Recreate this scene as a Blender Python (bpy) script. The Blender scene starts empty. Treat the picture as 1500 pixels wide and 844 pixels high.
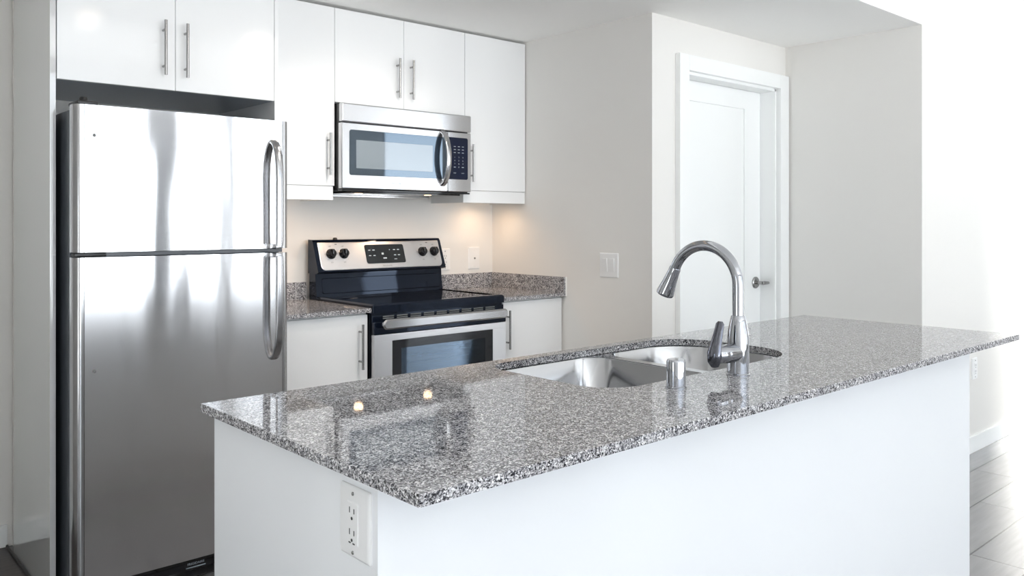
import bpy, bmesh, math
from math import pi, sin, cos, radians
from mathutils import Vector, Matrix

S = bpy.context.scene
COL = S.collection

# ------------------------------------------------------------------ camera, light, exposure
CAM = Vector((-1.943, -3.676, 1.287))
YAW = 48.155
cam = bpy.data.cameras.new('camera')
cam.sensor_width = 36.0
cam.lens = 1216.93 / 1500 * 36.0
cam.shift_y = -(422 - 325.03) / 1500
cam.clip_start = 0.02
co = bpy.data.objects.new('camera', cam)
co.location = CAM
co.rotation_euler = (pi / 2, 0, radians(YAW - 90))
COL.objects.link(co)
S.camera = co

WORLD_STRENGTH = 3.5
w = bpy.data.worlds.new('world')
S.world = w
w.use_nodes = True
bg = w.node_tree.nodes['Background']
bg.inputs[1].default_value = WORLD_STRENGTH
_t = w.node_tree                               # hazy sky above, lower half brightened to lift the kitchen ceiling
_tc = _t.nodes.new('ShaderNodeTexCoord')
_sx = _t.nodes.new('ShaderNodeSeparateXYZ')
_mr = _t.nodes.new('ShaderNodeMapRange')
_mr.inputs['From Min'].default_value = -.25
_mr.inputs['From Max'].default_value = .12
_mx = _t.nodes.new('ShaderNodeMix')
_mx.data_type = 'RGBA'
_mx.inputs[6].default_value = (2.95, 2.98, 3.02, 1)
_mx.inputs[7].default_value = (0.90, 0.97, 1.06, 1)
_t.links.new(_tc.outputs['Generated'], _sx.inputs[0])
_t.links.new(_sx.outputs['Z'], _mr.inputs['Value'])
_t.links.new(_mr.outputs['Result'], _mx.inputs['Factor'])
_t.links.new(_mx.outputs[2], bg.inputs[0])

sun = bpy.data.lights.new('sun', 'SUN')
sun.energy = 9.0
sun.angle = radians(3)
sun.color = (1.0, 0.96, 0.9)
so = bpy.data.objects.new('sun', sun)
so.rotation_euler = Vector((-1, .30, -.27)).to_track_quat('-Z', 'Y').to_euler()
COL.objects.link(so)

YW = -8.0                                     # window wall
WINDOWS = [(-3.3, 3.6), (5.19, 6.5)]
SIDE = (-3.09, -2.05)                          # tall window in the right wall
SIDE_L = (-2.95, -2.40)                          # low window added in the left wall to light the island end
WZ = (0.08, 3.05)
for i, (a, b) in enumerate(WINDOWS):          # portals guide the daylight through the openings
    L = bpy.data.lights.new('daylight_portal', 'AREA')
    L.shape = 'RECTANGLE'
    L.size = b - a
    L.size_y = WZ[1] - WZ[0]
    L.cycles.is_portal = True
    lo = bpy.data.objects.new('daylight_portal', L)
    lo.location = ((a + b) / 2, YW - 0.11, sum(WZ) / 2)
    lo.rotation_euler = (pi / 2, 0, 0)
    COL.objects.link(lo)

for (a, b), x, d, zt in ((SIDE, 7.3 + .11, -1, WZ[1]), (SIDE_L, -3.4 - .11, 1, 1.55)):
    L = bpy.data.lights.new('daylight_portal', 'AREA')
    L.shape = 'RECTANGLE'
    L.size = b - a
    L.size_y = zt - WZ[0]
    L.cycles.is_portal = True
    lo = bpy.data.objects.new('daylight_portal', L)
    lo.location = (x, (a + b) / 2, (zt + WZ[0]) / 2)
    lo.rotation_euler = Vector((d, 0, 0)).to_track_quat('-Z', 'Y').to_euler()
    COL.objects.link(lo)

vs = S.view_settings
vs.view_transform = 'Standard'
vs.look = 'None'
vs.exposure = 0.0
vs.gamma = 1.0
vs.use_curve_mapping = False
S.cycles.use_denoising = True
S.cycles.max_bounces = 14
S.cycles.diffuse_bounces = 8
S.cycles.glossy_bounces = 6
S.cycles.transmission_bounces = 6
S.cycles.transparent_max_bounces = 8
S.cycles.caustics_reflective = False
S.cycles.caustics_refractive = False
S.cycles.sample_clamp_indirect = 8.0
S.cycles.blur_glossy = 0.5


# ------------------------------------------------------------------ materials
def mat(name, color=(.8, .8, .8), rough=.5, metal=0., spec=.5, coat=0., coat_rough=.05, emit=None, estr=0., aniso=0.):
    m = bpy.data.materials.new(name)
    m.use_nodes = True
    b = m.node_tree.nodes['Principled BSDF']
    b.inputs['Base Color'].default_value = (*color, 1)
    b.inputs['Roughness'].default_value = rough
    b.inputs['Metallic'].default_value = metal
    b.inputs['Specular IOR Level'].default_value = spec
    b.inputs['Coat Weight'].default_value = coat
    b.inputs['Coat Roughness'].default_value = coat_rough
    b.inputs['Anisotropic'].default_value = aniso
    if emit:
        b.inputs['Emission Color'].default_value = (*emit, 1)
        b.inputs['Emission Strength'].default_value = estr
    return m


class NT:
    """small helper around a material's node tree"""
    def __init__(self, m):
        self.m, self.t = m, m.node_tree
        self.b = self.t.nodes['Principled BSDF']

    def n(self, kind, **kw):
        x = self.t.nodes.new(kind)
        for k, v in kw.items():
            setattr(x, k, v)
        return x

    def l(self, a, b):
        self.t.links.new(a, b)

    def ramp(self, stops, interp='LINEAR'):
        r = self.n('ShaderNodeValToRGB')
        r.color_ramp.interpolation = interp
        e = r.color_ramp.elements
        while len(e) < len(stops):
            e.new(0.5)
        for el, (p, c) in zip(e, stops):
            el.position = p
            el.color = (*c, 1)
        return r


def paint(name, color, rough=.55, bump=.02):
    m = mat(name, color, rough, spec=.3)
    k = NT(m)
    tc = k.n('ShaderNodeTexCoord')
    no = k.n('ShaderNodeTexNoise')
    no.inputs['Scale'].default_value = 220
    bp = k.n('ShaderNodeBump')
    bp.inputs['Strength'].default_value = bump
    bp.inputs['Distance'].default_value = .002
    k.l(tc.outputs['Object'], no.inputs['Vector'])
    k.l(no.outputs['Fac'], bp.inputs['Height'])
    k.l(bp.outputs['Normal'], k.b.inputs['Normal'])
    return m


def granite():
    m = mat('granite', rough=.035, spec=.5)
    k = NT(m)
    tc = k.n('ShaderNodeTexCoord')
    wob = k.n('ShaderNodeTexNoise')
    wob.inputs['Scale'].default_value = 260
    wob.inputs['Detail'].default_value = 2
    mix = k.n('ShaderNodeMix', data_type='VECTOR')
    mix.inputs['Factor'].default_value = .006
    k.l(tc.outputs['Object'], wob.inputs['Vector'])
    k.l(tc.outputs['Object'], mix.inputs[4])
    k.l(wob.outputs['Color'], mix.inputs[5])
    v = k.n('ShaderNodeTexVoronoi')
    v.inputs['Scale'].default_value = 410
    k.l(mix.outputs[1], v.inputs['Vector'])
    sep = k.n('ShaderNodeSeparateColor')
    k.l(v.outputs['Color'], sep.inputs[0])
    r1 = k.ramp([(0, (.010, .010, .014)), (.17, (.055, .055, .065)), (.28, (.165, .162, .172)), (.44, (.315, .31, .32)), (.63, (.51, .505, .515)), (.84, (.77, .77, .78))], 'CONSTANT')
    k.l(sep.outputs[0], r1.inputs[0])
    big = k.n('ShaderNodeTexNoise')
    big.inputs['Scale'].default_value = 70
    big.inputs['Detail'].default_value = 4
    k.l(tc.outputs['Object'], big.inputs['Vector'])
    r2 = k.ramp([(.36, (.72, .72, .74)), (.58, (1.08, 1.07, 1.07))])
    k.l(big.outputs['Fac'], r2.inputs[0])
    mul = k.n('ShaderNodeMix', data_type='RGBA', blend_type='MULTIPLY')
    mul.inputs['Factor'].default_value = 1
    k.l(r1.outputs['Color'], mul.inputs[6])
    k.l(r2.outputs['Color'], mul.inputs[7])
    k.l(mul.outputs[2], k.b.inputs['Base Color'])
    return m


def brushed(name, color=(.60, .60, .61), rough=.2, streak=(1, 1, 400), wave=None, aniso=0., bump=.04):
    """stainless steel: fine brushing stretched along the short axis of `streak`, optional slow waviness"""
    m = mat(name, color, rough, metal=1., aniso=aniso)
    k = NT(m)
    tc = k.n('ShaderNodeTexCoord')
    mp = k.n('ShaderNodeMapping')
    mp.inputs['Scale'].default_value = streak
    k.l(tc.outputs['Object'], mp.inputs['Vector'])
    no = k.n('ShaderNodeTexNoise')
    no.inputs['Scale'].default_value = 3
    no.inputs['Detail'].default_value = 3
    k.l(mp.outputs['Vector'], no.inputs['Vector'])
    mr = k.n('ShaderNodeMapRange')
    mr.inputs['To Min'].default_value = rough * .8
    mr.inputs['To Max'].default_value = rough * 1.25
    k.l(no.outputs['Fac'], mr.inputs['Value'])
    k.l(mr.outputs['Result'], k.b.inputs['Roughness'])
    bp = k.n('ShaderNodeBump')
    bp.inputs['Strength'].default_value = bump
    bp.inputs['Distance'].default_value = .0006
    k.l(no.outputs['Fac'], bp.inputs['Height'])
    if wave:
        mp2 = k.n('ShaderNodeMapping')
        mp2.inputs['Scale'].default_value = wave[0]
        k.l(tc.outputs['Object'], mp2.inputs['Vector'])
        n2 = k.n('ShaderNodeTexNoise')
        n2.inputs['Scale'].default_value = 1
        n2.inputs['Detail'].default_value = 1.5
        k.l(mp2.outputs['Vector'], n2.inputs['Vector'])
        b2 = k.n('ShaderNodeBump')
        b2.inputs['Strength'].default_value = 1
        b2.inputs['Distance'].default_value = wave[1]
        k.l(n2.outputs['Fac'], b2.inputs['Height'])
        k.l(bp.outputs['Normal'], b2.inputs['Normal'])
        k.l(b2.outputs['Normal'], k.b.inputs['Normal'])
    else:
        k.l(bp.outputs['Normal'], k.b.inputs['Normal'])
    if aniso:
        tg = k.n('ShaderNodeTangent', direction_type='RADIAL', axis='Z')
        k.l(tg.outputs[0], k.b.inputs['Tangent'])
    return m


def plank_floor():
    m = mat('floor_planks', rough=.18, spec=.8)
    k = NT(m)
    tc = k.n('ShaderNodeTexCoord')
    mp = k.n('ShaderNodeMapping')
    mp.inputs['Location'].default_value = (-.323, .465, 0)
    k.l(tc.outputs['Object'], mp.inputs['Vector'])
    br = k.n('ShaderNodeTexBrick')
    br.offset = .43
    br.inputs['Color1'].default_value = (.285, .28, .285, 1)
    br.inputs['Color2'].default_value = (.245, .24, .245, 1)
    br.inputs['Mortar'].default_value = (.04, .04, .04, 1)
    br.inputs['Scale'].default_value = 1
    br.inputs['Mortar Size'].default_value = .0032
    br.inputs['Mortar Smooth'].default_value = .2
    br.inputs['Bias'].default_value = 0
    br.inputs['Brick Width'].default_value = 1.2
    br.inputs['Row Height'].default_value = .2
    k.l(mp.outputs['Vector'], br.inputs['Vector'])
    m2 = k.n('ShaderNodeMapping')
    m2.inputs['Scale'].default_value = (2.2, 26, 1)
    k.l(tc.outputs['Object'], m2.inputs['Vector'])
    no = k.n('ShaderNodeTexNoise')
    no.inputs['Scale'].default_value = 1.5
    no.inputs['Detail'].default_value = 6
    k.l(m2.outputs['Vector'], no.inputs['Vector'])
    r = k.ramp([(.3, (.90, .90, .90)), (.7, (1.06, 1.06, 1.06))])
    k.l(no.outputs['Fac'], r.inputs[0])
    mul = k.n('ShaderNodeMix', data_type='RGBA', blend_type='MULTIPLY')
    mul.inputs['Factor'].default_value = 1
    k.l(br.outputs['Color'], mul.inputs[6])
    k.l(r.outputs['Color'], mul.inputs[7])
    k.l(mul.outputs[2], k.b.inputs['Base Color'])
    return m


def dark_wood():
    m = mat('dark_wood_floor', rough=.3)
    k = NT(m)
    tc = k.n('ShaderNodeTexCoord')
    mp = k.n('ShaderNodeMapping')
    mp.inputs['Scale'].default_value = (3, 40, 1)
    k.l(tc.outputs['Object'], mp.inputs['Vector'])
    no = k.n('ShaderNodeTexNoise')
    no.inputs['Scale'].default_value = 1.5
    no.inputs['Detail'].default_value = 5
    k.l(mp.outputs['Vector'], no.inputs['Vector'])
    r = k.ramp([(.3, (.030, .022, .019)), (.7, (.062, .049, .043))])
    k.l(no.outputs['Fac'], r.inputs[0])
    k.l(r.outputs['Color'], k.b.inputs['Base Color'])
    return m


def see_through(name, tint, gloss, refl=.35):
    m = bpy.data.materials.new(name)
    m.use_nodes = True
    t = m.node_tree
    t.nodes.remove(t.nodes['Principled BSDF'])
    out = t.nodes['Material Output']
    a = t.nodes.new('ShaderNodeBsdfTransparent')
    a.inputs[0].default_value = (*tint, 1)
    g = t.nodes.new('ShaderNodeBsdfGlossy')
    g.inputs['Color'].default_value = (*gloss, 1)
    g.inputs['Roughness'].default_value = .02
    fr = t.nodes.new('ShaderNodeLayerWeight')
    fr.inputs['Blend'].default_value = refl
    mx = t.nodes.new('ShaderNodeMixShader')
    t.links.new(fr.outputs['Fresnel'], mx.inputs[0])
    t.links.new(a.outputs[0], mx.inputs[1])
    t.links.new(g.outputs[0], mx.inputs[2])
    t.links.new(mx.outputs[0], out.inputs['Surface'])
    return m


def tint(m, c):
    m.node_tree.nodes['Principled BSDF'].inputs['Specular Tint'].default_value = (*c, 1)
    return m


def rot_tangent(m, r):
    m.node_tree.nodes['Principled BSDF'].inputs['Anisotropic Rotation'].default_value = r
    return m


M = dict(
    wall=paint('wall_paint', (.765, .75, .725)),
    ceiling=paint('ceiling_paint', (.95, .945, .93), .7),
    trim=mat('trim_paint', (.86, .87, .865), .3),
    lacquer=mat('white_lacquer', (.84, .845, .85), .10, spec=.5),
    island_white=mat('island_lacquer', (.84, .855, .875), .09, spec=.5),
    mirror_lacquer=mat('mirror_lacquer_shaded', (.62, .62, .62), .03, spec=1., coat=1., coat_rough=.02),  # base greyed to carry the shade on the white end panel
    basestrip=mat('dark_wood_strip', (.03, .024, .022), .4),
    edge=mat('panel_edge', (.86, .86, .86), .35),
    carcass_shaded=mat('cabinet_carcass_shade', (.36, .40, .46), .25),  # white cabinet whose underside shade is put into this blue-grey
    granite=granite(),
    floor=plank_floor(),
    wood=dark_wood(),
    steel=brushed('brushed_steel', (.66, .66, .675), .2, (1, 400, 400)),
    range_steel=brushed('range_steel', (.72, .72, .735), .32, (1, 400, 400)),
    fridge=rot_tangent(brushed('fridge_steel', (.70, .70, .71), .125, (2, 2, 420), wave=((6, 1, 1.5), .0025), bump=.01, aniso=1.), .25),
    trim_steel=brushed('trim_steel', (.50, .50, .51), .18, (300, 300, 2), bump=.004),
    handle_steel=brushed('handle_steel', (.40, .40, .41), .18, (300, 300, 2), bump=.004),
    sinksteel=brushed('sink_steel', (.46, .465, .48), .15, (8, 8, 60), bump=0),
    chrome=mat('chrome', (.42, .43, .46), .035, metal=1),
    dark_chrome=mat('dark_chrome', (.15, .155, .18), .06, metal=1),
    nickel=mat('satin_nickel', (.36, .355, .35), .26, metal=1),
    black=mat('black_gloss', (.008, .009, .012), .07, spec=.6),
    blackmatte=mat('black_plastic', (.012, .012, .013), .35),
    enamel=tint(mat('black_enamel', (.003, .005, .011), .05, spec=.38), (.85, 1., 1.3)),  # blue cast in the black imitates reflected sky
    ceramic=tint(mat('ceramic_glass', (.003, .003, .004), .02, spec=.6), (.9, 1., 1.2)),
    fridge_side=mat('fridge_cabinet_paint', (.075, .085, .10), .25),
    gasket=mat('gasket', (.16, .165, .16), .5),
    dark=mat('dark_void', (.004, .004, .004), .6),
    screen=tint(mat('microwave_screen', (.22, .255, .285), .03, spec=1.), (1.3, 1.4, 1.5)),
    winglass=tint(mat('microwave_glass', (.022, .030, .042), .03, spec=1.0), (1.25, 1.55, 1.85)),
    keypad=mat('keypad_glass', (.005, .009, .028), .10, spec=.4),
    display=mat('display_glass', (.010, .013, .016), .05, spec=.7),
    marks=mat('pale_marks', (.45, .52, .58), .5),
    printing=mat('grey_print', (.16, .16, .17), .5),
    ring_print=mat('burner_print', (.03, .03, .032), .2),
    logo=mat('logo_print', (.36, .36, .37), .4),
    plate=mat('white_plate', (.82, .82, .82), .3),
    slot=mat('slot_dark', (.03, .03, .03), .6),
    lamp=mat('warm_lens', (.9, .8, .65), .4, emit=(1, .62, .30), estr=7),
    oven_reflect=mat('oven_reflection_blue', (.40, .52, .60), .35),  # pale blue imitates the bright reflection in the oven window
    rack=mat('rack_wire', (.8, .82, .84), .2, metal=1),
    ovenglass=see_through('oven_glass', (.86, .92, .97), (.72, .82, .92), .36),
    windowpane=see_through('window_pane', (.97, .98, .98), (1, 1, 1), .05),
    winframe=mat('window_frame', (.30, .31, .33), .4),
    caulk=mat('caulk', (.82, .81, .79), .5),
)


# ------------------------------------------------------------------ mesh helpers
class B:
    """collects shapes (world coordinates) and links them as one mesh object"""
    def __init__(self):
        self.bm = bmesh.new()
        self.round = False

    def _take(self, t, smooth=None):
        me = bpy.data.meshes.new('tmp')
        t.to_mesh(me)
        t.free()
        self.bm.from_mesh(me)
        bpy.data.meshes.remove(me)
        return self

    def box(self, x0, x1, y0, y1, z0, z1, bev=0., seg=2, rot=None):
        t = bmesh.new()
        bmesh.ops.create_cube(t, size=1)
        for v in t.verts:
            v.co = Vector(((x0 + x1) / 2 + v.co.x * (x1 - x0), (y0 + y1) / 2 + v.co.y * (y1 - y0), (z0 + z1) / 2 + v.co.z * (z1 - z0)))
        if bev:
            bmesh.ops.bevel(t, geom=list(t.edges), offset=bev, segments=seg, affect='EDGES', profile=.5)
        if rot is not None:
            bmesh.ops.transform(t, matrix=rot, verts=t.verts)
        return self._take(t)

    def loft(self, loops, cap=True, closed=True):
        t = bmesh.new()
        rows = [[t.verts.new(p) for p in lp] for lp in loops]
        n = len(rows[0])
        for a, b in zip(rows, rows[1:]):
            for i in range(n if closed else n - 1):
                j = (i + 1) % n
                t.faces.new((a[i], a[j], b[j], b[i]))
        if cap:
            t.faces.new(rows[0][::-1])
            t.faces.new(rows[-1])
        bmesh.ops.recalc_face_normals(t, faces=t.faces)
        return self._take(t)

    def cyl(self, p0, p1, r0, r1=None, n=24, cap=True):
        r1 = r0 if r1 is None else r1
        return self.tube([p0, p1], [r0, r1], n, cap)

    def tube(self, pts, rad, n=16, cap=True, ref=None, sx=1., sy=1., power=2.):
        """sweep a (super)ellipse along pts; rad a number or one per point"""
        self.round = True
        P = [Vector(p) for p in pts]
        if not isinstance(rad, (list, tuple)):
            rad = [rad] * len(P)
        loops = []
        prev = None
        for i, p in enumerate(P):
            d = (P[min(i + 1, len(P) - 1)] - P[max(i - 1, 0)]).normalized()
            if prev is None:
                h = Vector(ref) if ref else (Vector((0, 0, 1)) if abs(d.z) < .9 else Vector((1, 0, 0)))
            else:
                h = prev
            u = (h - d * h.dot(d)).normalized()
            v = d.cross(u)
            prev = u
            lp = []
            for k in range(n):
                a = 2 * pi * k / n
                c, s = cos(a), sin(a)
                ex = 2 / power
                c = math.copysign(abs(c) ** ex, c)
                s = math.copysign(abs(s) ** ex, s)
                lp.append(p + u * (c * rad[i] * sx) + v * (s * rad[i] * sy))
            loops.append(lp)
        return self.loft(loops, cap)

    def lathe(self, prof, c, axis='Z', n=40, cap=True):
        """prof: list of (radius, height) around axis through c"""
        self.round = True
        ax = {'Z': Vector((0, 0, 1)), 'X': Vector((1, 0, 0)), 'Y': Vector((0, 1, 0))}[axis] if isinstance(axis, str) else Vector(axis).normalized()
        u = Vector((1, 0, 0)) if abs(ax.x) < .9 else Vector((0, 1, 0))
        u = (u - ax * u.dot(ax)).normalized()
        v = ax.cross(u)
        c = Vector(c)
        loops = [[c + ax * h + (u * cos(2 * pi * k / n) + v * sin(2 * pi * k / n)) * max(r, 1e-5) for k in range(n)] for r, h in prof]
        return self.loft(loops, cap)

    def slab(self, outer, hole, z0, z1, ch=.0015):
        """plate with an optional hole and eased top edge; loops are 2-D"""
        t = bmesh.new()

        def ring(lp, z):
            return [t.verts.new((x, y, z)) for x, y in lp]

        def inset(lp, d):
            n = len(lp)
            cx = sum(p[0] for p in lp) / n
            cy = sum(p[1] for p in lp) / n
            return [(x - math.copysign(d, x - cx), y - math.copysign(d, y - cy)) for x, y in lp]

        def side(a, b):
            for i in range(len(a)):
                j = (i + 1) % len(a)
                t.faces.new((a[i], a[j], b[j], b[i]))

        tops, bots = [], []
        for lp, s in [(outer, 1)] + [(q, -1) for q in (hole if hole and isinstance(hole[0], list) else [hole])]:
            if lp is None:
                continue
            b0, b1, b2 = ring(lp, z0), ring(lp, z1 - ch), ring(inset(lp, ch * s), z1)
            side(b0, b1)
            side(b1, b2)
            tops.append(b2)
            bots.append(b0)
        t.edges.ensure_lookup_table()
        for group in (tops, bots):
            es = []
            for r in group:
                for i in range(len(r)):
                    es.append(t.edges.get((r[i], r[(i + 1) % len(r)])))
            bmesh.ops.triangle_fill(t, use_beauty=True, use_dissolve=False, edges=es)
        bmesh.ops.recalc_face_normals(t, faces=t.faces)
        return self._take(t)

    def text(self, s, x, y, z, size, align='CENTER'):
        """flat lettering facing -Y"""
        cu = bpy.data.curves.new('t', 'FONT')
        cu.body = s
        cu.size = size
        cu.align_x = align
        cu.align_y = 'CENTER'
        ob = bpy.data.objects.new('t', cu)
        COL.objects.link(ob)
        dg = bpy.context.evaluated_depsgraph_get()
        dg.update()
        me = bpy.data.meshes.new_from_object(ob.evaluated_get(dg))
        me.transform(Matrix.Translation((x, y, z)) @ Matrix.Rotation(pi / 2, 4, 'X'))
        self.bm.from_mesh(me)
        bpy.data.meshes.remove(me)
        bpy.data.objects.remove(ob)
        bpy.data.curves.remove(cu)
        return self

    def build(self, name, m, parent=None, base=None, smooth=35):
        me = bpy.data.meshes.new(name)
        self.bm.to_mesh(me)
        self.bm.free()
        o = bpy.data.objects.new(name, me)
        COL.objects.link(o)
        if base is not None:
            b = Vector(base)
        elif parent is not None:
            b = Vector(parent['_base'])
        else:
            b = Vector((0, 0, 0))
        me.transform(Matrix.Translation(-b))
        if parent is not None:
            o.parent = parent
        else:
            o.location = b
        o['_base'] = tuple(b)
        me.materials.append(M[m] if isinstance(m, str) else m)
        if smooth:
            me.shade_smooth()
            me.set_sharp_from_angle(angle=radians(smooth))
            if not self.round:
                wn = o.modifiers.new('weighted_normal', 'WEIGHTED_NORMAL')
                wn.weight = 100
                wn.keep_sharp = True
        return o


def thing(name, label, cat, base, group=None):
    o = bpy.data.objects.new(name, None)
    o.empty_display_size = .05
    COL.objects.link(o)
    o.location = base
    o['_base'] = tuple(base)
    o['label'] = label
    o['category'] = cat
    if group:
        o['group'] = group
    return o


def tag(o, label, cat, group=None):
    o['label'] = label
    o['category'] = cat
    if group:
        o['group'] = group
    return o


def struct(name, b, m, label=None, smooth=35):
    o = b.build(name, m, smooth=smooth)
    o['kind'] = 'structure'
    if label:
        o['label'] = label
    return o


def rrect(x0, x1, y0, y1, r, n=10):
    """rounded rectangle, r = radii (x0y0, x1y0, x1y1, x0y1), counter-clockwise"""
    if not isinstance(r, (list, tuple)):
        r = [r] * 4
    out = []
    for (cx, cy, a0), q in zip(((x0, y0, pi), (x1, y0, 1.5 * pi), (x1, y1, 0), (x0, y1, .5 * pi)), r):
        sx = 1 if cx == x0 else -1
        sy = 1 if cy == y0 else -1
        for k in range(n + 1):
            a = a0 + .5 * pi * k / n
            out.append((cx + sx * q + q * cos(a), cy + sy * q + q * sin(a)))
    return out


def xz_plate(b, x0, x1, z0, z1, y0, y1, r, n=8):
    """rounded plate standing in the XZ plane between depths y0 (front) and y1"""
    lp = rrect(x0, x1, z0, z1, r, n)
    e = min(.0012, abs(y1 - y0) * .4)
    ins = rrect(x0 + e, x1 - e, z0 + e, z1 - e, max(r - e, .0005) if not isinstance(r, (list, tuple)) else [max(q - e, .0005) for q in r], n)
    return b.loft([[(x, y1, z) for x, z in lp], [(x, y0 + e, z) for x, z in lp], [(x, y0, z) for x, z in ins]])


# ------------------------------------------------------------------ the room
HC, HT = 2.285, 3.15              # kitchen ceiling, room ceiling
XC, YE, XD, YR = 1.195, -1.173, 2.403, -1.930
XL, XR = -3.4, 7.3
T = .12

struct('floor', B().box(XL - T, XR + T, YW - T, .3, -.1, 0), 'floor', 'grey brown plank floor')
struct('floor_left', B().box(-2.02, -1.2385, -1.6, .11, 0, .004), 'wood', 'dark brown wood floor of the side passage')
struct('wall_back', B().box(-1.2185, XC, 0, .25, 0, HC), 'wall')
struct('wall_back_left', B().box(XL, -1.2185, .11, .25, 0, HC), 'wall')
struct('wall_kitchen_side', B().box(XC, XC + T, YE, .25, 0, HC), 'wall')
DX0, DX1, DZ = 1.455, 2.292, 2.034           # door opening
struct('wall_door', B().box(XC + T, DX0, YE, YE + T, 0, HC).box(DX1, XD, YE, YE + T, 0, HC).box(DX0, DX1, YE, YE + T, DZ, HC), 'wall')
struct('wall_niche_side', B().box(XD, XD + T, YR + .0004, YE + T, 0, HC + .05), 'wall')
struct('wall_right_front', B().box(XD + .0008, XR, YR, YR + T, 0, HT).box(XL, XD + .0008, YR, YR + T, HC + .0008, HT), 'wall')
struct('ceiling_kitchen', B().box(XL, XD, YR + .0004, .25, HC, HC + .08), 'ceiling')
struct('ceiling', B().box(XL - T, XR + T, YW - T, YR + T, HT, HT + .1), 'ceiling')
WZL = (.08, 1.55)
struct('wall_left', B().box(XL - T, XL, YW - T, SIDE_L[0], 0, HT).box(XL - T, XL, SIDE_L[1], .25, 0, HT).box(XL - T, XL, *SIDE_L, 0, WZL[0]).box(XL - T, XL, *SIDE_L, WZL[1], HT), 'wall')
struct('shade_wall', B().box(XL, -2.02, -1.0, .11, 0, HC), 'wall')  # unseen wall added to keep light off the refrigerator end panel
struct('wall_right', B().box(XR, XR + T, YW - T, SIDE[0], 0, HT).box(XR, XR + T, SIDE[1], YR + T, 0, HT).box(XR, XR + T, *SIDE, 0, WZ[0]).box(XR, XR + T, *SIDE, WZ[1], HT), 'wall')
wb = B()
xs = [XL] + [v for ab in WINDOWS for v in ab] + [XR]
for a, b in zip(xs[0::2], xs[1::2]):
    wb.box(a, b, YW - T, YW, 0, HT)
for a, b in WINDOWS:
    wb.box(a, b, YW - T, YW, 0, WZ[0]).box(a, b, YW - T, YW, WZ[1], HT)
struct('wall_window', wb, 'wall')
MULL = {0: [(-2.0, .08), (.2, .08), (1.50, .44), (2.58, .20)], 1: []}
for i, (a, b) in enumerate(WINDOWS):
    f = B()
    for c in (a + .03, b - .03):
        f.box(c - .03, c + .03, YW - .09, YW - .03, *WZ)
    f.box(a, b, YW - .09, YW - .03, WZ[0], WZ[0] + .06).box(a, b, YW - .09, YW - .03, WZ[1] - .06, WZ[1])
    for c, ww in MULL[i]:
        f.box(c - ww / 2, c + ww / 2, YW - .09, YW - .02, *WZ)
    fo = struct('window_%d' % (i + 1), f, 'winframe')
    B().box(a + .05, b - .05, YW - .064, YW - .060, WZ[0] + .05, WZ[1] - .05).build('pane', 'windowpane', fo)

for nm, rg_, x, wz in (('window_3', SIDE, XR + .06, WZ), ('window_4', SIDE_L, XL - .06, WZL)):
    f = B()
    for c in rg_ if x > 0 else (rg_[0], sum(rg_) / 2, rg_[1]):
        f.box(x - .03, x + .03, c - .025, c + .025, *wz)
    f.box(x - .03, x + .03, *rg_, wz[0], wz[0] + .05).box(x - .03, x + .03, *rg_, wz[1] - .05, wz[1])
    fo = struct(nm, f, 'winframe')
    B().box(x - .002, x + .002, rg_[0] + .01, rg_[1] - .01, wz[0] + .04, wz[1] - .04).build('pane', 'windowpane', fo)

# baseboards
struct('baseboard_back_left', B().box(XL, -1.2385, .096, .11, 0, .092, .002), 'trim')
struct('baseboard_right_front', B().box(XD, XR, YR - .013, YR, 0, .09, .002), 'trim')
struct('baseboard_niche', B().box(XD - .013, XD, YR, YE, 0, .09, .002), 'trim')
struct('baseboard_kitchen_side', B().box(XC - .013, XC, YE, -.62, 0, .09, .002), 'trim')

# door in the niche
cs = B()
cs.box(DX0 - .081, DX0 - .004, YE - .030, YE, 0, 2.115, .003)
cs.box(DX1 + .012, DX1 + .100, YE - .030, YE, 0, 2.115, .003)
cs.box(DX0 - .004, DX1 + .012, YE - .030, YE, 2.037, 2.115, .003)
struct('trim_1', cs, 'trim', 'white door casing')
jb = B()
jb.box(DX0 - .004, DX0 + .012, YE - .006, YE + T, 0, DZ).box(DX1 - .012, DX1 + .004, YE - .006, YE + T, 0, DZ).box(DX0, DX1, YE - .006, YE + T, DZ - .012, DZ + .003)
struct('trim_2', jb, 'trim', 'white door jamb')
yl = YE + .085
dl = B()
x0, x1 = DX0 + .014, DX1 - .0165
st = .165
dl.box(x0, x0 + st - .05, yl, yl + .035, .008, DZ - .014)
dl.box(2.118, x1, yl, yl + .035, .008, DZ - .014)
dl.box(x0 + st - .05, 2.118, yl, yl + .035, 1.916, DZ - .014).box(x0 + st - .05, 2.118, yl, yl + .035, .008, .23)
dl.box(x0 + st - .06, 2.125, yl + .009, yl + .03, .2, 1.95)
door = struct('door_1', dl, 'trim', 'white single panel door in the niche')
h = B()
h.lathe([(.0, 0), (.033, 0), (.033, -.006), (.028, -.011), (.0, -.012)], (2.224, yl, .943), 'Y')
h.cyl((2.224, yl - .01, .943), (2.224, yl - .05, .943), .0095)
h.tube([(2.219, yl - .052, .943), (2.235, yl - .054, .943), (2.262, yl - .052, .942), (2.288, yl - .048, .941)], [.011, .0105, .009, .008], 14)
ho = h.build('door_handle', 'nickel', door)
ho['label'] = 'satin nickel lever handle'

# ------------------------------------------------------------------ cabinets
def pull(x, yface, z0, z1, parent, horizontal=False):
    """bar pull: round bar on two posts in front of a door face"""
    b = B()
    y = yface - .030
    b.cyl((x, y, z0), (x, y, z1), .0055, n=16)
    for z in (z0 + (z1 - z0) * .17, z1 - (z1 - z0) * .17):
        b.cyl((x, yface + .001, z), (x, y, z), .0045, n=12)
    o = b.build('handle', 'nickel', parent)
    o['label'] = 'brushed metal bar handle'
    return o


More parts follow.
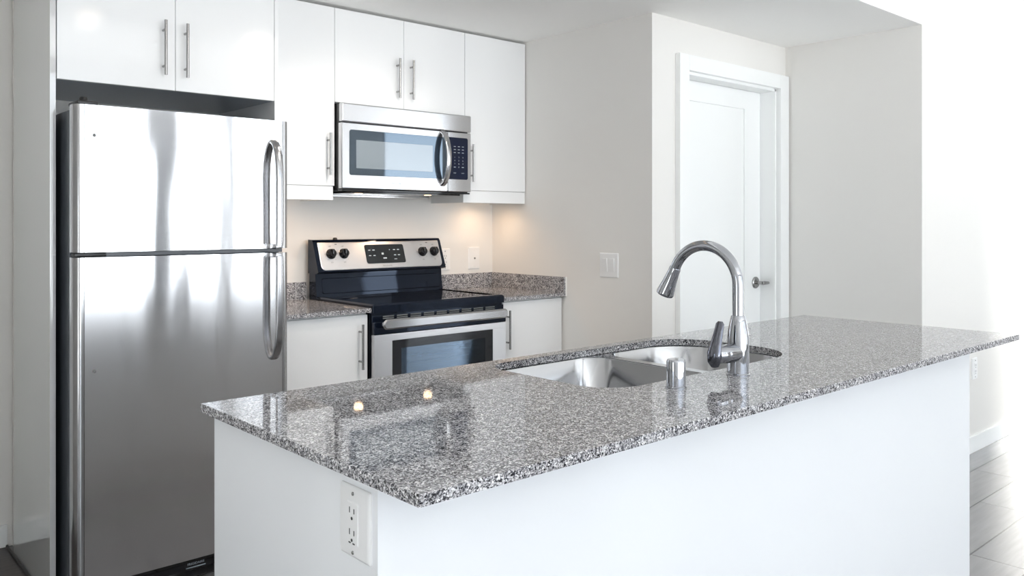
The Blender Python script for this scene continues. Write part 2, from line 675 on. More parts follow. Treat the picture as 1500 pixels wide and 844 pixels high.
def door_panel(parent, x0, x1, z0, z1, yf, hx=None, hz=None, th=.018):
    d = B().box(x0, x1, yf, yf + th, z0, z1, .0015).build('door', 'lacquer', parent)
    if hx is not None:
        pull(hx, yf, hz[0], hz[1], d)
    return d


ZT = 2.272
YU, YF = -.288, -.557
g = .0016
# over the refrigerator
fc = thing('wall_cabinet', 'deep white double door cabinet above the refrigerator', 'cabinet', (-.823, -.27, 1.772), 'white wall cabinets')
B().box(-1.217, -.429, YF + .019, -.001, 1.772, ZT - .004).build('body', 'carcass_shaded', fc)
door_panel(fc, -1.217 + g, -.8205 - g / 2, 1.772, ZT, YF, -.865, (1.822, 2.022))
door_panel(fc, -.8205 + g / 2, -.429 - g, 1.772, ZT, YF, -.786, (1.820, 2.020))
# tall end panels of the refrigerator bay
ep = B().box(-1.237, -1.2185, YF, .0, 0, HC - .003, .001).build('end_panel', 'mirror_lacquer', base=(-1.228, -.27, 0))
B().box(-1.246, -1.2372, YF, .094, 0, .014, .004).build('base_strip', 'basestrip', ep)['label'] = 'dark brown strip along the floor'
tag(ep, 'tall glossy white panel closing the left side of the refrigerator', 'panel')
tag(B().box(-.4285, -.4125, YF, -.001, 0, HC - .003, .001).build('end_panel', 'lacquer', base=(-.42, -.27, 0)), 'white panel between the refrigerator and the cabinets beside the range', 'panel')


def wall_cab(label, x0, x1, z0, z1, splits, handles, hz, valance):
    c = thing('wall_cabinet', label, 'cabinet', ((x0 + x1) / 2, -.14, z0), 'white wall cabinets')
    B().box(x0 + .001, x1 - .001, YU + .019, -.001, z0, z1 - .004).build('body', 'edge', c)
    e = [x0] + splits + [x1]
    for i, (a, b) in enumerate(zip(e, e[1:])):
        door_panel(c, a + g / 2, b - g / 2, z0 + .001, z1, YU, handles[i], hz)
    if valance:
        v = B().box(valance[0], valance[1], YU + .004, YU + .021, 1.387, z0 - .001, .001)
        v.box(valance[0], valance[0] + .016, YU + .021, -.001, 1.387, z0 - .001).box(valance[1] - .016, valance[1], YU + .021, -.001, 1.387, z0 - .001)
        v.build('valance', 'lacquer', c)
    return c


wall_cab('tall white wall cabinet between refrigerator and microwave', -.411, -.003, 1.451, ZT, [], [-.040], (1.499, 1.692), (-.411, -.009))
wall_cab('white double door cabinet directly above the microwave', -.0024, .7605, 1.838, ZT, [.379], [.338, .418], (1.887, 2.080), None)
wall_cab('white wall cabinet in the corner right of the microwave', .7615, 1.190, 1.451, ZT, [], [.796], (1.495, 1.692), (.754, 1.190))

# base cabinets
CT, TH = .914, .018


def base_cab(label, x0, x1, hx, filler):
    c = thing('base_cabinet', label, 'cabinet', ((x0 + x1) / 2, -.3, 0), 'white base cabinets')
    b = B().box(x0, x1, -.560, -.002, .10, CT - TH - .0005)
    b.build('body', 'edge', c)
    B().box(x0, x1, -.52, -.50, 0, .10).build('toe_kick', 'lacquer', c)
    door_panel(c, filler[0], filler[1], .115, .886, -.580, hx, (.655, .848))
    return c


base_cab('white base cabinet between the refrigerator and the range', -.411, -.007, -.051, (-.409, -.010))
base_cab('white base cabinet in the corner right of the range', .766, 1.192, .791, (.770, 1.182))

# worktops on the back run
cl = B().slab([(-.411, -.602), (-.004, -.602), (-.004, -.001), (-.411, -.001)], None, CT - TH, CT).build('countertop', 'granite', base=(-.2, -.3, CT - TH))
tag(cl, 'short speckled granite countertop between refrigerator and range', 'countertop')
B().box(-.411, -.004, -.020, -.001, CT + .0003, .9957, .001).build('backsplash', 'granite', cl)
cr = B().slab([(.762, -.602), (1.194, -.602), (1.194, -.001), (.762, -.001)], None, CT - TH, CT).build('countertop', 'granite', base=(.98, -.3, CT - TH))
tag(cr, 'speckled granite corner countertop with backsplash right of the range', 'countertop')
B().box(.762, 1.1745, -.020, -.001, CT + .0003, .9957, .001).build('backsplash', 'granite', cr)
B().box(1.175, 1.194, -.602, -.001, CT + .0003, .9957, .001).build('backsplash', 'granite', cr)
ck = B().box(1.1865, 1.1945, -.606, -.602, CT - TH - .002, .997, .001).build('caulk_bead', 'caulk', cr)
ck['label'] = 'white sealant bead'

# ------------------------------------------------------------------ refrigerator
FX0, FX1, FYF, FZT = -1.203, -.447, -.722, 1.672
fr = thing('refrigerator', 'stainless steel top freezer refrigerator in a white bay', 'refrigerator', (-.825, -.37, 0))
bd = B().box(FX0 + .004, FX1 - .004, -.640, -.04, .03, FZT - .012, .004)
bd.build('body', 'fridge_side', fr)['label'] = 'dark grey painted cabinet'


def fridge_door(name, z0, z1):
    # skin: gently crowned front between two rounded edge trims
    xa, xb = FX0 + .030, FX1 - .030
    prof = [(xa, -.664), (xb, -.664)]
    for k in range(13):
        t = k / 12
        x = xb + (xa - xb) * t
        prof.append((x, FYF - .004 * (1 - (2 * t - 1) ** 2)))
    d = B().loft([[(x, y, z0) for x, y in prof], [(x, y, z1) for x, y in prof]]).build(name, 'fridge', fr)
    for s in (0, 1):
        X = (lambda t: FX0 + t) if s == 0 else (lambda t: FX1 - t)
        pr = [(X(.0285), -.664), (X(0), -.664), (X(0), FYF + .034)]
        for k in range(9):
            a = .5 * pi * k / 8
            pr.append((X(.022 - .022 * cos(a)), FYF + .030 - .029 * sin(a)))
        pr.append((X(.0285), FYF + .0005))
        e = B().loft([[(x, y, z0 + .0) for x, y in pr], [(x, y, z1) for x, y in pr]]).build('edge_trim', 'trim_steel', d)
        e['label'] = 'rounded steel edge trim'
    gk = B().box(FX0 + .008, FX1 - .008, -.6638, -.6405, z0 + .006, z1 - .006, .003).build('gasket', 'gasket', d)
    gk['label'] = 'grey rubber gasket'
    sc = B().lathe([(0, 0), (.0055, 0), (.004, -.002), (0, -.0025)], (-1.143, FYF - .0012, z1 - .10 if z1 > 1.5 else .795), 'Y', 16).build('screw_cap', 'gasket', d)
    sc['label'] = 'small grey hole plug'
    return d


ZS = 1.178
fz = fridge_door('freezer_door', ZS + .0085, FZT)
ff = fridge_door('refrigerator_door', .090, ZS - .0085)


def fridge_handle(parent, ztip, zend):
    """flat bowed bar: curves out from the door at ztip and runs straight to the split"""
    s = 1 if ztip > zend else -1
    yb = FYF - .055
    pts = []
    for k in range(13):
        a = .5 * pi * k / 12
        pts.append((-.515, FYF + .002 - (.057) * sin(a) ** .9, ztip - s * .145 * (1 - cos(a))))
    pts += [(-.515, yb, ztip - s * .2), (-.515, yb, zend + s * .05), (-.515, yb + .002, zend + s * .012)]
    b = B().tube(pts, .0145, 20, ref=(1, 0, 0), sx=1., sy=.62, power=3.2)
    b.box(-.527, -.503, yb + .004, FYF + .004, zend + s * .008 - .010, zend + s * .008 + .010, .003)
    o = b.build('handle', 'handle_steel', parent)
    o['label'] = 'curved steel handle'


fridge_handle(fz, 1.590, ZS + .008)
fridge_handle(ff, .772, ZS - .008)
hb = B().box(FX0 + .012, FX0 + .075, -.712, -.60, FZT + .001, FZT + .014, .004)
hb.lathe([(0, .028), (.010, .027), (.013, .02), (.013, .001)], (FX0 + .035, -.69, FZT), 'Z', 20)
hb.build('top_hinge', 'blackmatte', fr)['label'] = 'black top hinge cover'
sp = B().box(FX0 + .02, FX1 - .02, -.70, -.66, ZS - .0068, ZS + .0068, .001)
sp.build('divider_strip', 'fridge_side', fr)['label'] = 'dark strip between the doors'
hg = B().box(FX0 + .004, FX0 + .10, -.712, -.664, ZS - .0058, ZS + .0058, .002)
hg.cyl((FX0 + .03, -.695, ZS - .0068), (FX0 + .03, -.695, ZS + .0068), .012)
hg.build('center_hinge', 'blackmatte', fr)
kg = B().box(FX0 + .01, FX1 - .01, -.700, -.640, .042, .086, .003)
kg.build('toe_grille', 'black', fr)['label'] = 'black toe grille'
for x in (FX0 + .06, FX1 - .06):
    for y in (-.60, -.1):
        B().cyl((x, y, 0), (x, y, .045), .02).build('foot', 'blackmatte', fr)
lg = B().text('FRIGIDAIRE', -.80, -.7012, .064, .012)
lg.box(-.835, -.765, -.7010, -.7000, .050, .0535)
lg.build('badge', 'marks', fr)

# ------------------------------------------------------------------ microwave
mw = thing('microwave', 'stainless over the range microwave hung below the wall cabinets', 'microwave', (.3785, -.17, 1.42))
bd = B().box(.002, .7555, -.318, -.001, 1.435, 1.833, .002)
bd.build('body', 'blackmatte', mw)
# vent panel along the top, door, control column
MF = -.345
vp = B().box(.001, .7565, MF - .002, -.316, 1.746, 1.8315, .006, 3)
vp.build('vent_panel', 'steel', mw)
md = B()
md.loft([[(x, y, z) for x, z in rrect(.001, .606, 1.440, 1.7415, .004, 4)] for y in (-.316, MF + .003)] + [[(x, MF, z) for x, z in rrect(.004, .605, 1.443, 1.7385, .004, 4)]])
mdo = md.build('door', 'steel', mw)
xz_plate(B(), .040, .606, 1.502, 1.711, MF - .0018, MF + .002, [.012, .001, .001, .012]).build('window', 'winglass', mdo)['label'] = 'dark glass window'
xz_plate(B(), .075, .512, 1.534, 1.665, MF - .0026, MF - .001, .002).build('screen', 'screen', mdo)['label'] = 'grey see-through screen'
hd = B()
hp = []
for k in range(21):
    t = k / 20
    a = pi * t
    hp.append((.574, MF - .052 * sin(a) ** .55, 1.739 - (1.739 - 1.472) * t))
hd.tube(hp, .0130, 18, ref=(1, 0, 0), sx=1.15, sy=.6, power=3)
hd.build('handle', 'trim_steel', mdo)['label'] = 'bowed steel handle'
B().text('FRIGIDAIRE', .30, MF - .0006, 1.470, .011).build('badge', 'logo', mdo)
cp = B()
cp.loft([[(x, y, z) for x, z in rrect(.6075, .7565, 1.440, 1.7415, .004, 4)] for y in (-.316, MF + .003)] + [[(x, MF, z) for x, z in rrect(.6085, .7535, 1.443, 1.7385, .004, 4)]])
cpo = cp.build('control_panel', 'steel', mw)
xz_plate(B(), .6075, .735, 1.502, 1.715, MF - .0018, MF + .002, [.001, .010, .010, .001]).build('keypad', 'keypad', cpo)['label'] = 'navy glass keypad'
KY = MF - .0024


def key_bar(x, z, w_, h_):
    B().box(x - w_ / 2, x + w_ / 2, MF - .0026, MF - .0016, z - h_ / 2, z + h_ / 2).build('key_mark', 'marks', cpo, smooth=0)


for r in range(3):
    for c in range(3):
        key_bar(.649 + c * .026, 1.669 - r * .0155, .012, .0025)
for r, row in enumerate(('123', '456', '789', ' 0 ')):
    for c, ch in enumerate(row):
        if ch != ' ':
            B().text(ch, .649 + c * .026, KY, 1.614 - r * .0165, .010).build('key_mark', 'marks', cpo, smooth=0)
key_bar(.649, 1.5645, .012, .003)
key_bar(.701, 1.5645, .012, .003)
B().text('STOP', .649, KY, 1.534, .007).build('key_mark', 'marks', cpo, smooth=0)
B().text('START', .701, KY, 1.534, .007).build('key_mark', 'marks', cpo, smooth=0)
un = B().box(.004, .753, -.340, -.02, 1.428, 1.436, .002)
un.box(.06, .70, -.325, -.06, 1.420, 1.429, .002)
un.build('underside', 'black', mw)['label'] = 'black underside tray'
rl = B().box(.0, .70, -.062, -.03, 1.408, 1.424, .004)
rl.build('mounting_rail', 'steel', mw)
for x in (.125, .525):
    B().cyl((x, -.285, 1.4205), (x, -.285, 1.4193), .018, n=24).build('cooktop_lamp', 'lamp', mw)['label'] = 'warm round lamp lens'

# ------------------------------------------------------------------ range
rg = thing('kitchen_range', 'freestanding black and stainless electric range under the microwave', 'range', (.3785, -.31, 0))
B().box(.002, .755, -.590, -.03, .02, .895, .002).build('body', 'enamel', rg)
# cooktop: rimmed frame and ceramic glass
ct = B().slab(rrect(-.001, .758, -.610, -.040, .012, 4), rrect(.022, .735, -.575, -.085, .006, 4), .892, .9295, .007)
ct.box(.0, .757, -.60, -.05, .892, .915)
cto = ct.build('cooktop', 'enamel', rg)
cg = B().box(.0215, .7355, -.5755, -.0845, .910, .9260, .001)
cgo = cg.build('glass_top', 'ceramic', cto)
for cx, cy, r in ((.20, -.43, .105), (.555, -.43, .085), (.20, -.20, .08), (.555, -.20, .10)):
    n = 48
    B().loft([[(cx + q * cos(2 * pi * k / n), cy + q * sin(2 * pi * k / n), .9262) for k in range(n)] for q in (r, r + .0015)], cap=False).build('burner_ring', 'ring_print', cgo)
# backguard: black lower splash with embossed field, tilted console above
bgp = [(-.035, .905), (-.112, .905), (-.108, .930), (-.096, 1.005), (-.094, 1.045), (-.035, 1.045)]
bgo = B().loft([[(x, y, z) for y, z in bgp] for x in (.004, .753)]).build('backguard', 'enamel', rg)
em = [(-.113, .932), (-.1185, .940), (-.1075, 1.010), (-.099, 1.018)]
eb = B()
lo_ = rrect(.030, .742, .936, 1.018, .012, 6)
hi_ = rrect(.037, .735, .943, 1.012, .010, 6)
yz = lambda z: -.107 + (z - .925) * (.012 / .08)
eb.loft([[(x, yz(z) + .002, z) for x, z in lo_], [(x, yz(z) - .0045, z) for x, z in hi_]])
eb.build('embossed_field', 'enamel', bgo)
# console: profile in YZ, leaning back
cy0 = lambda z: -.128 + (z - 1.043) * (.056 / .157)      # front plane
cpf = [(-.03, 1.038), (-.112, 1.038), (-.132, 1.046), (-.128, 1.052), (cy0(1.188), 1.188), (-.066, 1.199), (-.03, 1.201)]
cso = B().loft([[(x, y, z) for y, z in cpf] for x in (.0, .757)]).build('console', 'enamel', rg)
fp = B()
lo_ = rrect(.021, .739, 1.053, 1.187, [.024, .024, .004, .004], 8)
hi_ = rrect(.024, .736, 1.056, 1.184, [.021, .021, .003, .003], 8)
fp.loft([[(x, cy0(z) + .004, z) for x, z in lo_], [(x, cy0(z) - .003, z) for x, z in lo_], [(x, cy0(z) - .005, z) for x, z in hi_]])
fpo = fp.build('control_plate', 'range_steel', cso)
fpo['label'] = 'stainless control plate'
nrm = Vector((0, -1, .056 / .157)).normalized()
for kx, kz in ((.083, 1.131), (.153, 1.131), (.622, 1.130), (.697, 1.130)):
    c = Vector((kx, cy0(kz) - .005, kz))
    kb = B().lathe([(0, -.001), (.0255, -.001), (.0255, .004), (.0235, .006), (.021, .020), (.019, .023), (0, .023)], c, nrm, 32)
    tip = c + nrm * .023
    kb.box(kx - .005, kx + .005, tip.y - .008, tip.y + .006, tip.z - .020, tip.z + .018, .002)
    kb.build('knob', 'black', fpo)['label'] = 'round black burner knob'
dp = B()
lo_ = rrect(.276, .508, 1.079, 1.172, .010, 6)
dp.loft([[(x, cy0(z) - .004, z) for x, z in lo_], [(x, cy0(z) - .0068, z) for x, z in lo_]])
dpo = dp.build('display', 'display', fpo)
dpo['label'] = 'dark glass clock display'
TILT = math.atan2(.056, .157)


def tilt_marks(items, yoff):
    """small flat marks on the leaning control plate: (x, z, w, h) bars or (x, z, size, text)"""
    b = B()
    for it in items:
        x, z = it[0], it[1]
        q = B()
        if isinstance(it[3], str):
            q.text(it[3], 0, 0, 0, it[2])
        else:
            q.box(-it[2] / 2, it[2] / 2, -.0004, .0004, -it[3] / 2, it[3] / 2)
        bmesh.ops.transform(q.bm, matrix=Matrix.Translation((x, cy0(z) - yoff, z)) @ Matrix.Rotation(-TILT, 4, 'X'), verts=q.bm.verts)
        b._take(q.bm)
    return b


for it in [(x, z, .013, .004) for x in (.300, .325, .448, .472) for z in (1.145, 1.118)] + [(.448, 1.098, .016, .003), (.42, 1.145, .004, .004), (.375, 1.126, .012, .010), (.385, 1.104, .02, .006)]:
    tilt_marks([it], .0074).build('display_mark', 'marks', dpo, smooth=0)
tilt_marks([(.392, 1.066, .011, 'FRIGIDAIRE')], .0056).build('badge', 'logo', cso, smooth=0)
for kx, kz in ((.083, 1.131), (.153, 1.131), (.622, 1.130), (.697, 1.130)):
    for it in ((kx, kz + .036, .008, 'OFF'), (kx, kz - .040, .009, 'LO'), (kx - .034, kz, .006, '2'), (kx + .034, kz, .006, '8'), (kx - .022, kz - .026, .006, '4'), (kx + .022, kz - .026, .006, '6')):
        tilt_marks([it], .0056).build('dial_marking', 'printing', cso, smooth=0)
for it in ((.118, 1.177, .012, .004), (.66, 1.177, .012, .004)):
    tilt_marks([it], .0056).build('dial_title', 'printing', cso, smooth=0)
B().lathe([(0, .010), (.008, .009), (.011, .004), (.012, 0)], (.135, -.05, 1.200), 'Z', 20).build('vent_button', 'blackmatte', cso)
# front: vent band, oven door, handle, drawer
fb = B().box(.001, .756, -.600, -.585, .796, .881, .003)
fb.build('vent_band', 'enamel', rg)
for k in range(9):
    xx = .055 + k * .073
    for za in (.862, .871):
        B().box(xx, xx + .058, -.6012, -.598, za, za + .005, .0005).build('vent_slot', 'gasket', rg)
od = B()
# steel frame of the oven door around its window
OX0, OX1, OZ0, OZ1 = .001, .756, .225, .880
ody0, ody1 = -.618, -.592
t = bmesh.new()
od.box(OX0, OX1, ody0, ody1, .225, .34, .003).box(OX0, OX1, ody0, ody1, .766, .797, .003)
od.box(OX0, .0935, ody0, ody1, .3385, .7675, .002).box(.6705, OX1, ody0, ody1, .3385, .7675, .002)
odo = od.build('oven_door', 'range_steel', rg)
B().box(OX0, OX1, ody0 - .0005, ody1, .7975, .853, .004).build('upper_band', 'enamel', odo)['label'] = 'black band behind the handle'
wf = B()
wf.box(.093, .140, ody0 - .0008, ody1, .339, .767, .001).box(.622, .671, ody0 - .0008, ody1, .339, .767, .001)
wf.box(.139, .623, ody0 - .0008, ody1, .730, .767, .001).box(.139, .623, ody0 - .0008, ody1, .339, .390, .001)
wf.build('window_border', 'black', odo)['label'] = 'black glass window border'
B().box(.139, .623, ody0 + .002, ody0 + .006, .388, .732).build('window_glass', 'ovenglass', odo)['label'] = 'clear oven window'
cv = B().box(.12, .64, -.5885, -.586, .37, .75)
cv.build('reflection_pane', 'oven_reflect', odo)
for z in (.690, .655):
    B().cyl((.14, -.5905, z), (.622, -.5905, z), .0022, n=8).build('oven_rack', 'rack', odo)['label'] = 'thin wire rack edge'
hp = B()
hy = -.652
lo_ = rrect(.022, .736, .822, .866, .021, 8)
hi_ = rrect(.029, .729, .829, .859, .014, 8)
hp.loft([[(x, hy + .012, z) for x, z in hi_], [(x, hy + .006, z) for x, z in lo_], [(x, hy - .002, z) for x, z in lo_], [(x, hy - .008, z) for x, z in hi_]])
for x in (.06, .697):
    hp.box(x - .02, x + .02, hy + .008, ody0 + .003, .834, .854, .004)
hp.build('handle', 'trim_steel', odo)['label'] = 'wide steel bar handle'
B().box(.003, .754, -.612, -.588, .07, .218, .004).build('storage_drawer', 'range_steel', rg)
for x in (.05, .70):
    for y in (-.55, -.08):
        B().cyl((x, y, 0), (x, y, .022), .018).build('foot', 'blackmatte', rg)

# ------------------------------------------------------------------ island
IX0, IX1, IY0, IY1 = -1.281, 1.1446, -2.7467, -1.9785
BX0, BX1, BY0, BY1 = -1.255, 1.119, -2.603, -1.985
isl = thing('kitchen_island', 'long glossy white island under a granite worktop', 'island', ((BX0 + BX1) / 2, (BY0 + BY1) / 2, 0))
zt = CT - TH - .0005
B().box(BX0 + .02, BX1 - .02, BY0 + .02, BY1 - .03, .0, .10).build('body', 'edge', isl)
B().box(BX0, BX0 + .018, BY0 + .018, BY1, 0, zt).build('end_panel', 'island_white', isl)
B().box(BX1 - .018, BX1, BY0 + .018, BY1, 0, zt).build('end_panel', 'island_white', isl)
B().box(BX0, BX1, BY0, BY0 + .018, 0, zt).build('front_panel', 'island_white', isl)
xs = [BX0 + .0185, -.66, -.16, .34, BX1 - .0185]
for a, b in zip(xs, xs[1:]):
    d = B().box(a + .001, b - .001, BY1 - .022, BY1 - .004, .10, zt - .005, .001).build('door', 'island_white', isl)
    q = B()
    q.cyl((b - .05, BY1 + .026, .65), (b - .05, BY1 + .026, .84), .0055, n=12)
    for z in (.69, .80):
        q.cyl((b - .05, BY1 - .005, z), (b - .05, BY1 + .026, z), .0045, n=10)
    q.build('handle', 'nickel', d)

hole = []
# bowed D-shaped cut-out, measured on the photographed worktop
base = rrect(-.568, .262, -2.462, -2.020, [.105, .150, .150, .085], 12)
for x, y in base:
    hole.append((x, y))
top = B().slab([(IX0, IY0), (IX1, IY0), (IX1, IY1), (IX0, IY1)], hole, CT - TH, CT, .0012)
it = top.build('countertop', 'granite', base=((IX0 + IX1) / 2, (IY0 + IY1) / 2, CT - TH))
tag(it, 'long speckled grey granite worktop on the island with sink cutout', 'countertop')

# sink
sk = thing('kitchen_sink', 'double bowl stainless sink set under the island worktop', 'sink', (-.15, -2.24, .70))
ZK = CT - TH - .0012


def bowl(x0, x1, y0, y1, rad, depth):
    def lp(d, z, rr):
        return [(x, y, z) for x, y in rrect(x0 + d, x1 - d, y0 + d, y1 - d, [max(q - rr, .02) for q in rad], 10)]
    loops = [lp(0, ZK - .0018, 0), lp(.003, ZK - .006, .002), lp(.010, ZK - depth + .035, .006), lp(.018, ZK - depth + .012, .012), lp(.035, ZK - depth, .025)]
    b = B().loft(loops, cap=False)
    b.round = True
    t_ = bmesh.new()
    vsx = [t_.verts.new(p) for p in loops[-1]]
    t_.faces.new(vsx)
    b._take(t_)
    bmesh.ops.remove_doubles(b.bm, verts=b.bm.verts, dist=1e-5)
    bmesh.ops.recalc_face_normals(b.bm, faces=b.bm.faces)
    low = min(b.bm.faces, key=lambda f: f.calc_center_median().z)
    if low.normal.z < 0:                       # the inside of the bowl is the visible side
        bmesh.ops.reverse_faces(b.bm, faces=b.bm.faces)
    return b


bl = bowl(-.575, -.135, -2.470, -2.012, [.11, .085, .085, .085], .19)
bo = bl.build('bowl', 'sinksteel', sk, smooth=60)
br = bowl(-.105, .268, -2.470, -2.012, [.085, .15, .15, .085], .17)
bo2 = br.build('bowl', 'sinksteel', sk, smooth=60)
rim = B().slab(rrect(-.600, .292, -2.494, -1.990, .03, 4), [rrect(-.575, -.135, -2.470, -2.012, [.11, .085, .085, .085], 10), rrect(-.105, .268, -2.470, -2.012, [.085, .15, .15, .085], 10)], ZK - .002, ZK, .0008)
rim.build('rim', 'sinksteel', sk)
for (cx, zz), par in (((-.355, ZK - .19), bo), ((.08, ZK - .17), bo2)):
    B().lathe([(0, .001), (.02, .001), (.024, .003), (.042, .004), (.045, .001), (.045, -.002)], (cx, -2.24, zz), 'Z', 28).build('drain', 'chrome', par)

# faucet
FP = Vector((-.178, -2.533, CT))
fa = thing('kitchen_faucet', 'tall chrome gooseneck pull-down faucet standing beside the sink', 'faucet', FP)
fbm = B().lathe([(0, 0), (.0285, 0), (.0285, .003), (.0265, .005), (.0262, .06), (.0262, .088), (.0245, .105), (.0205, .128), (.0168, .1435), (.0160, .1445), (.010, .145)], FP, 'Z', 40)
fbm.build('body', 'chrome', fa)
arc = [(FP.x, FP.y, CT + .143), (FP.x, FP.y, CT + .19), (FP.x, FP.y, CT + .215)]
R_, cz = .098, CT + .215
cyc = FP.y + R_
for k in range(1, 27):
    a = pi * k / 26 * (157 / 180)
    arc.append((FP.x, cyc - R_ * cos(a), cz + R_ * sin(a)))
fs = B().tube(arc, .0135, 24, ref=(1, 0, 0))
fs.build('spout', 'chrome', fa)
end = Vector(arc[-1])
dr = (Vector(arc[-1]) - Vector(arc[-2])).normalized()
sh = B().lathe([(.0, -.001), (.0145, -.001), (.0152, .002), (.0155, .012), (.0185, .040), (.0232, .072), (.0238, .076), (.0225, .079), (0, .078)], end, dr, 32)
sh.build('spray_head', 'chrome', fa)
lv = B().tube([(FP.x - .008, FP.y, CT + .055), (FP.x - .055, FP.y, CT + .056), (FP.x - .088, FP.y, CT + .057), (FP.x - .094, FP.y, CT + .0573)], [.0225, .0225, .0205, .017], 24)
lvo = lv.build('valve_stem', 'chrome', fa)
lp = B().tube([(FP.x - .098, FP.y, CT + .030), (FP.x - .101, FP.y, CT + .042), (FP.x - .101, FP.y, CT + .062), (FP.x - .092, FP.y, CT + .088), (FP.x - .083, FP.y - .001, CT + .115), (FP.x - .078, FP.y - .001, CT + .130), (FP.x - .077, FP.y - .001, CT + .136)],
              [.010, .017, .0185, .0150, .0120, .0112, .006], 20, ref=(0, 1, 0), sx=1.0, sy=.62)
lp.build('lever', 'dark_chrome', fa)['label'] = 'upright lever handle'
cpn = Vector((-.42, -2.529, CT))
cb = B().lathe([(0, 0), (.0235, 0), (.0235, .003), (.0215, .0045), (.0213, .0585), (.0206, .062), (.0192, .064), (0, .0645)], cpn, 'Z', 36).build('air_gap_cap', 'chrome', base=cpn)
tag(cb, 'short chrome dishwasher vent cylinder on the worktop beside the faucet', 'air gap cap')

# ------------------------------------------------------------------ outlets and switches (each plate faces out along `n`)
def wall_plate(name, label, cat, c, right, n, w_=.072, h_=.117, kind='duplex', group=None):
    """right: unit vector along the plate's width, n: outward normal"""
    c, right, n = Vector(c), Vector(right), Vector(n)
    up_ = Vector((0, 0, 1))
    m = Matrix((( right.x, -n.x, up_.x, c.x), (right.y, -n.y, up_.y, c.y), (right.z, -n.z, up_.z, c.z), (0, 0, 0, 1)))
    o = thing(name, label, cat, c, group)

    def fin(b, nm, mm, par):
        bmesh.ops.transform(b.bm, matrix=m, verts=b.bm.verts)
        bmesh.ops.recalc_face_normals(b.bm, faces=b.bm.faces)
        return b.build(nm, mm, par)
    p = B()
    lo = rrect(-w_ / 2, w_ / 2, -h_ / 2, h_ / 2, .003, 3)
    hi = rrect(-w_ / 2 + .006, w_ / 2 - .006, -h_ / 2 + .006, h_ / 2 - .006, .002, 3)
    p.loft([[(x, 0, z) for x, z in lo], [(x, -.003, z) for x, z in lo], [(x, -.0075, z) for x, z in hi]])
    fin(p, 'cover_plate', 'plate', o)
    if kind in ('duplex', 'decora'):
        f = B()
        xz_plate(f, -.0165, .0165, -.033, .033, -.0095, -.006, .002)
        fo = fin(f, 'socket_face', 'plate', o)
        for z in (.017, -.017):
            fin(B().box(-.0075, -.0055, -.0099, -.009, z - .001, z + .008), 'slot', 'slot', fo)
            fin(B().box(.0055, .0075, -.0099, -.009, z - .001, z + .007), 'slot', 'slot', fo)
            fin(B().cyl((0, -.0099, z - .009), (0, -.009, z - .009), .0026, n=12), 'ground_hole', 'slot', fo)
        if kind == 'decora':
            for x in (-.006, .006):
                fin(B().box(x - .003, x + .003, -.0100, -.009, -.0315, -.0295), 'test_button', 'slot', fo)
        for z in (.046, -.046):
            fin(B().lathe([(0, -.0088), (.0028, -.0086), (.0034, -.007)], (0, 0, z), 'Y', 12), 'screw', 'nickel', o)
    elif kind == 'jack':
        j = B()
        j.lathe([(0, -.013), (.003, -.013), (.0045, -.0125), (.0048, -.007)], (0, 0, -.001), 'Y', 16)
        fin(j, 'jack', 'nickel', o)['label'] = 'small metal jack'
        for z in (.046, -.046):
            fin(B().lathe([(0, -.0088), (.0022, -.0086), (.0028, -.007)], (0, 0, z), 'Y', 12), 'screw', 'plate', o)
    elif kind == 'rocker':
        for x in (-.023, .023):
            f = B()
            lo = rrect(x - .0165, x + .0165, -.033, .033, .002, 3)
            f.loft([[(a, -.006, z) for a, z in lo], [(a, -.009 - (.004 if z > 0 else 0), z) for a, z in lo]])
            fin(f, 'rocker', 'plate', o)
    return o


wall_plate('power_outlet', 'white outlet plate on the end of the island under the worktop edge', 'outlet', (BX0, -2.5435, .816), (0, -1, 0), (-1, 0, 0), .088, .112, 'decora')
wall_plate('power_outlet', 'white outlet plate on the back wall half hidden by the range', 'outlet', (.846, 0, 1.078), (1, 0, 0), (0, -1, 0), .075, .12, 'duplex')
wall_plate('jack_plate', 'white plate with one small jack on the back wall above the corner countertop', 'wall plate', (1.055, 0, 1.081), (1, 0, 0), (0, -1, 0), .08, .126, 'jack')
wall_plate('light_switch', 'white double rocker switch on the side wall beyond the faucet', 'switch', (XC, -.902, 1.070), (0, -1, 0), (-1, 0, 0), .122, .122, 'rocker')
wall_plate('power_outlet', 'white outlet low on the bright wall past the island end', 'outlet', (3.105, YR, .463), (1, 0, 0), (0, -1, 0), .075, .12, 'duplex')

# ------------------------------------------------------------------ lamps
def lamp_spot(name, loc, energy, color, size=150, soft=.025):
    L = bpy.data.lights.new(name, 'SPOT')
    L.energy = energy
    L.color = color
    L.spot_size = radians(size)
    L.spot_blend = .8
    L.shadow_soft_size = soft
    o = bpy.data.objects.new(name, L)
    o.location = loc
    COL.objects.link(o)


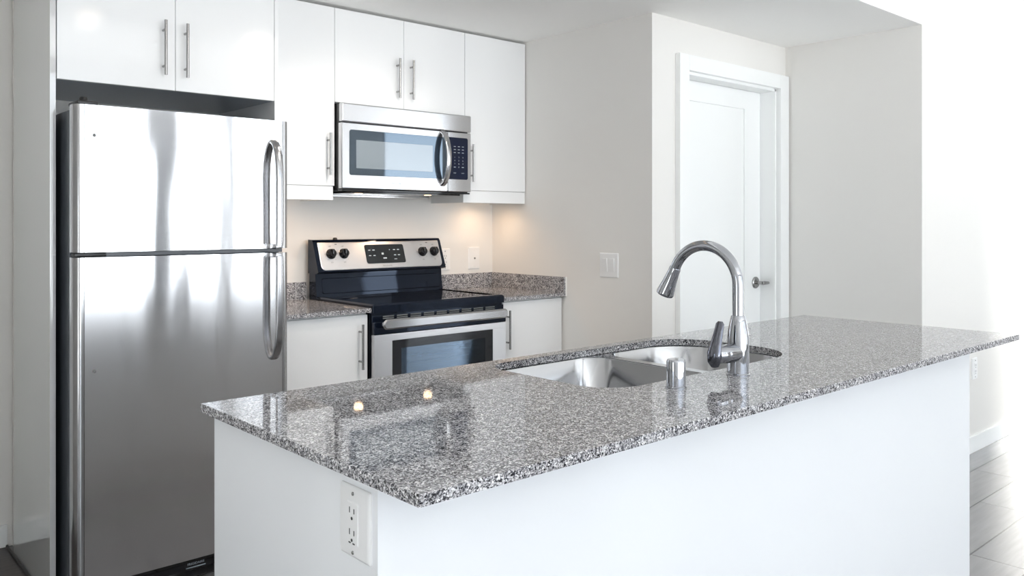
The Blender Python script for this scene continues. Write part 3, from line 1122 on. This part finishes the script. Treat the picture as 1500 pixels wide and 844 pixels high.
for px_, lab, en in ((1.02, 'small warm puck light under the corner wall cabinet', 4.0), (-.20, 'small warm puck light under the wall cabinet beside the refrigerator', 2.0)):
    pk = thing('under_cabinet_light', lab, 'light', (px_, -.15, 1.447), 'under cabinet puck lights')
    B().lathe([(0, 0), (.034, 0), (.034, -.010), (.028, -.012), (0, -.012)], (px_, -.15, 1.4505), 'Z', 28).build('housing', 'plate', pk)
    B().lathe([(0, -.0125), (.025, -.0125), (.025, -.015), (0, -.016)], (px_, -.15, 1.4505), 'Z', 24).build('lens', 'lamp', pk)
    lamp_spot('puck_light', (px_, -.15, 1.432), en, (1, .68, .42))
for px_ in (.125, .525):
    lamp_spot('cooktop_light', (px_, -.285, 1.412), 3.0, (1, .66, .40), 165, .022)
DOWN = 18.0
for x, y, lab in ((.05, -1.15, 'recessed ceiling downlight in front of the range'), (-.80, -1.15, 'recessed ceiling downlight in front of the refrigerator'),
                  (.05, -1.75, 'added downlight farther out from the range to brighten the cabinets'), (-.80, -1.75, 'added downlight farther out from the refrigerator to brighten the cabinets')):  # outer pair added to brighten the cabinet fronts
    dlt = thing('recessed_downlight', lab, 'light', (x, y, HC), 'recessed downlights')
    B().lathe([(.05, 0), (.068, 0), (.068, -.004), (.052, -.005), (.05, -.0)], (x, y, HC), 'Z', 32, cap=False).build('trim_ring', 'plate', dlt)
    B().lathe([(0, -.0005), (.050, -.0005), (.050, -.002), (0, -.0025)], (x, y, HC), 'Z', 32).build('lens', 'lamp', dlt)
    L = bpy.data.lights.new('downlight', 'SPOT')
    L.energy = DOWN * (.06 if x < 0 else 1.4)
    L.color = (1, .93, .85)
    L.spot_size = radians(112)
    L.spot_blend = 1.0
    L.shadow_soft_size = .05
    o = bpy.data.objects.new('downlight', L)
    o.location = (x, y, HC - .03)
    o.rotation_euler = Vector((.10, -.3 - y, .70 - HC)).to_track_quat('-Z', 'Y').to_euler()   # swivelled towards the cabinets
    COL.objects.link(o)

for o in list(bpy.data.objects):
    if '_base' in o:
        del o['_base']
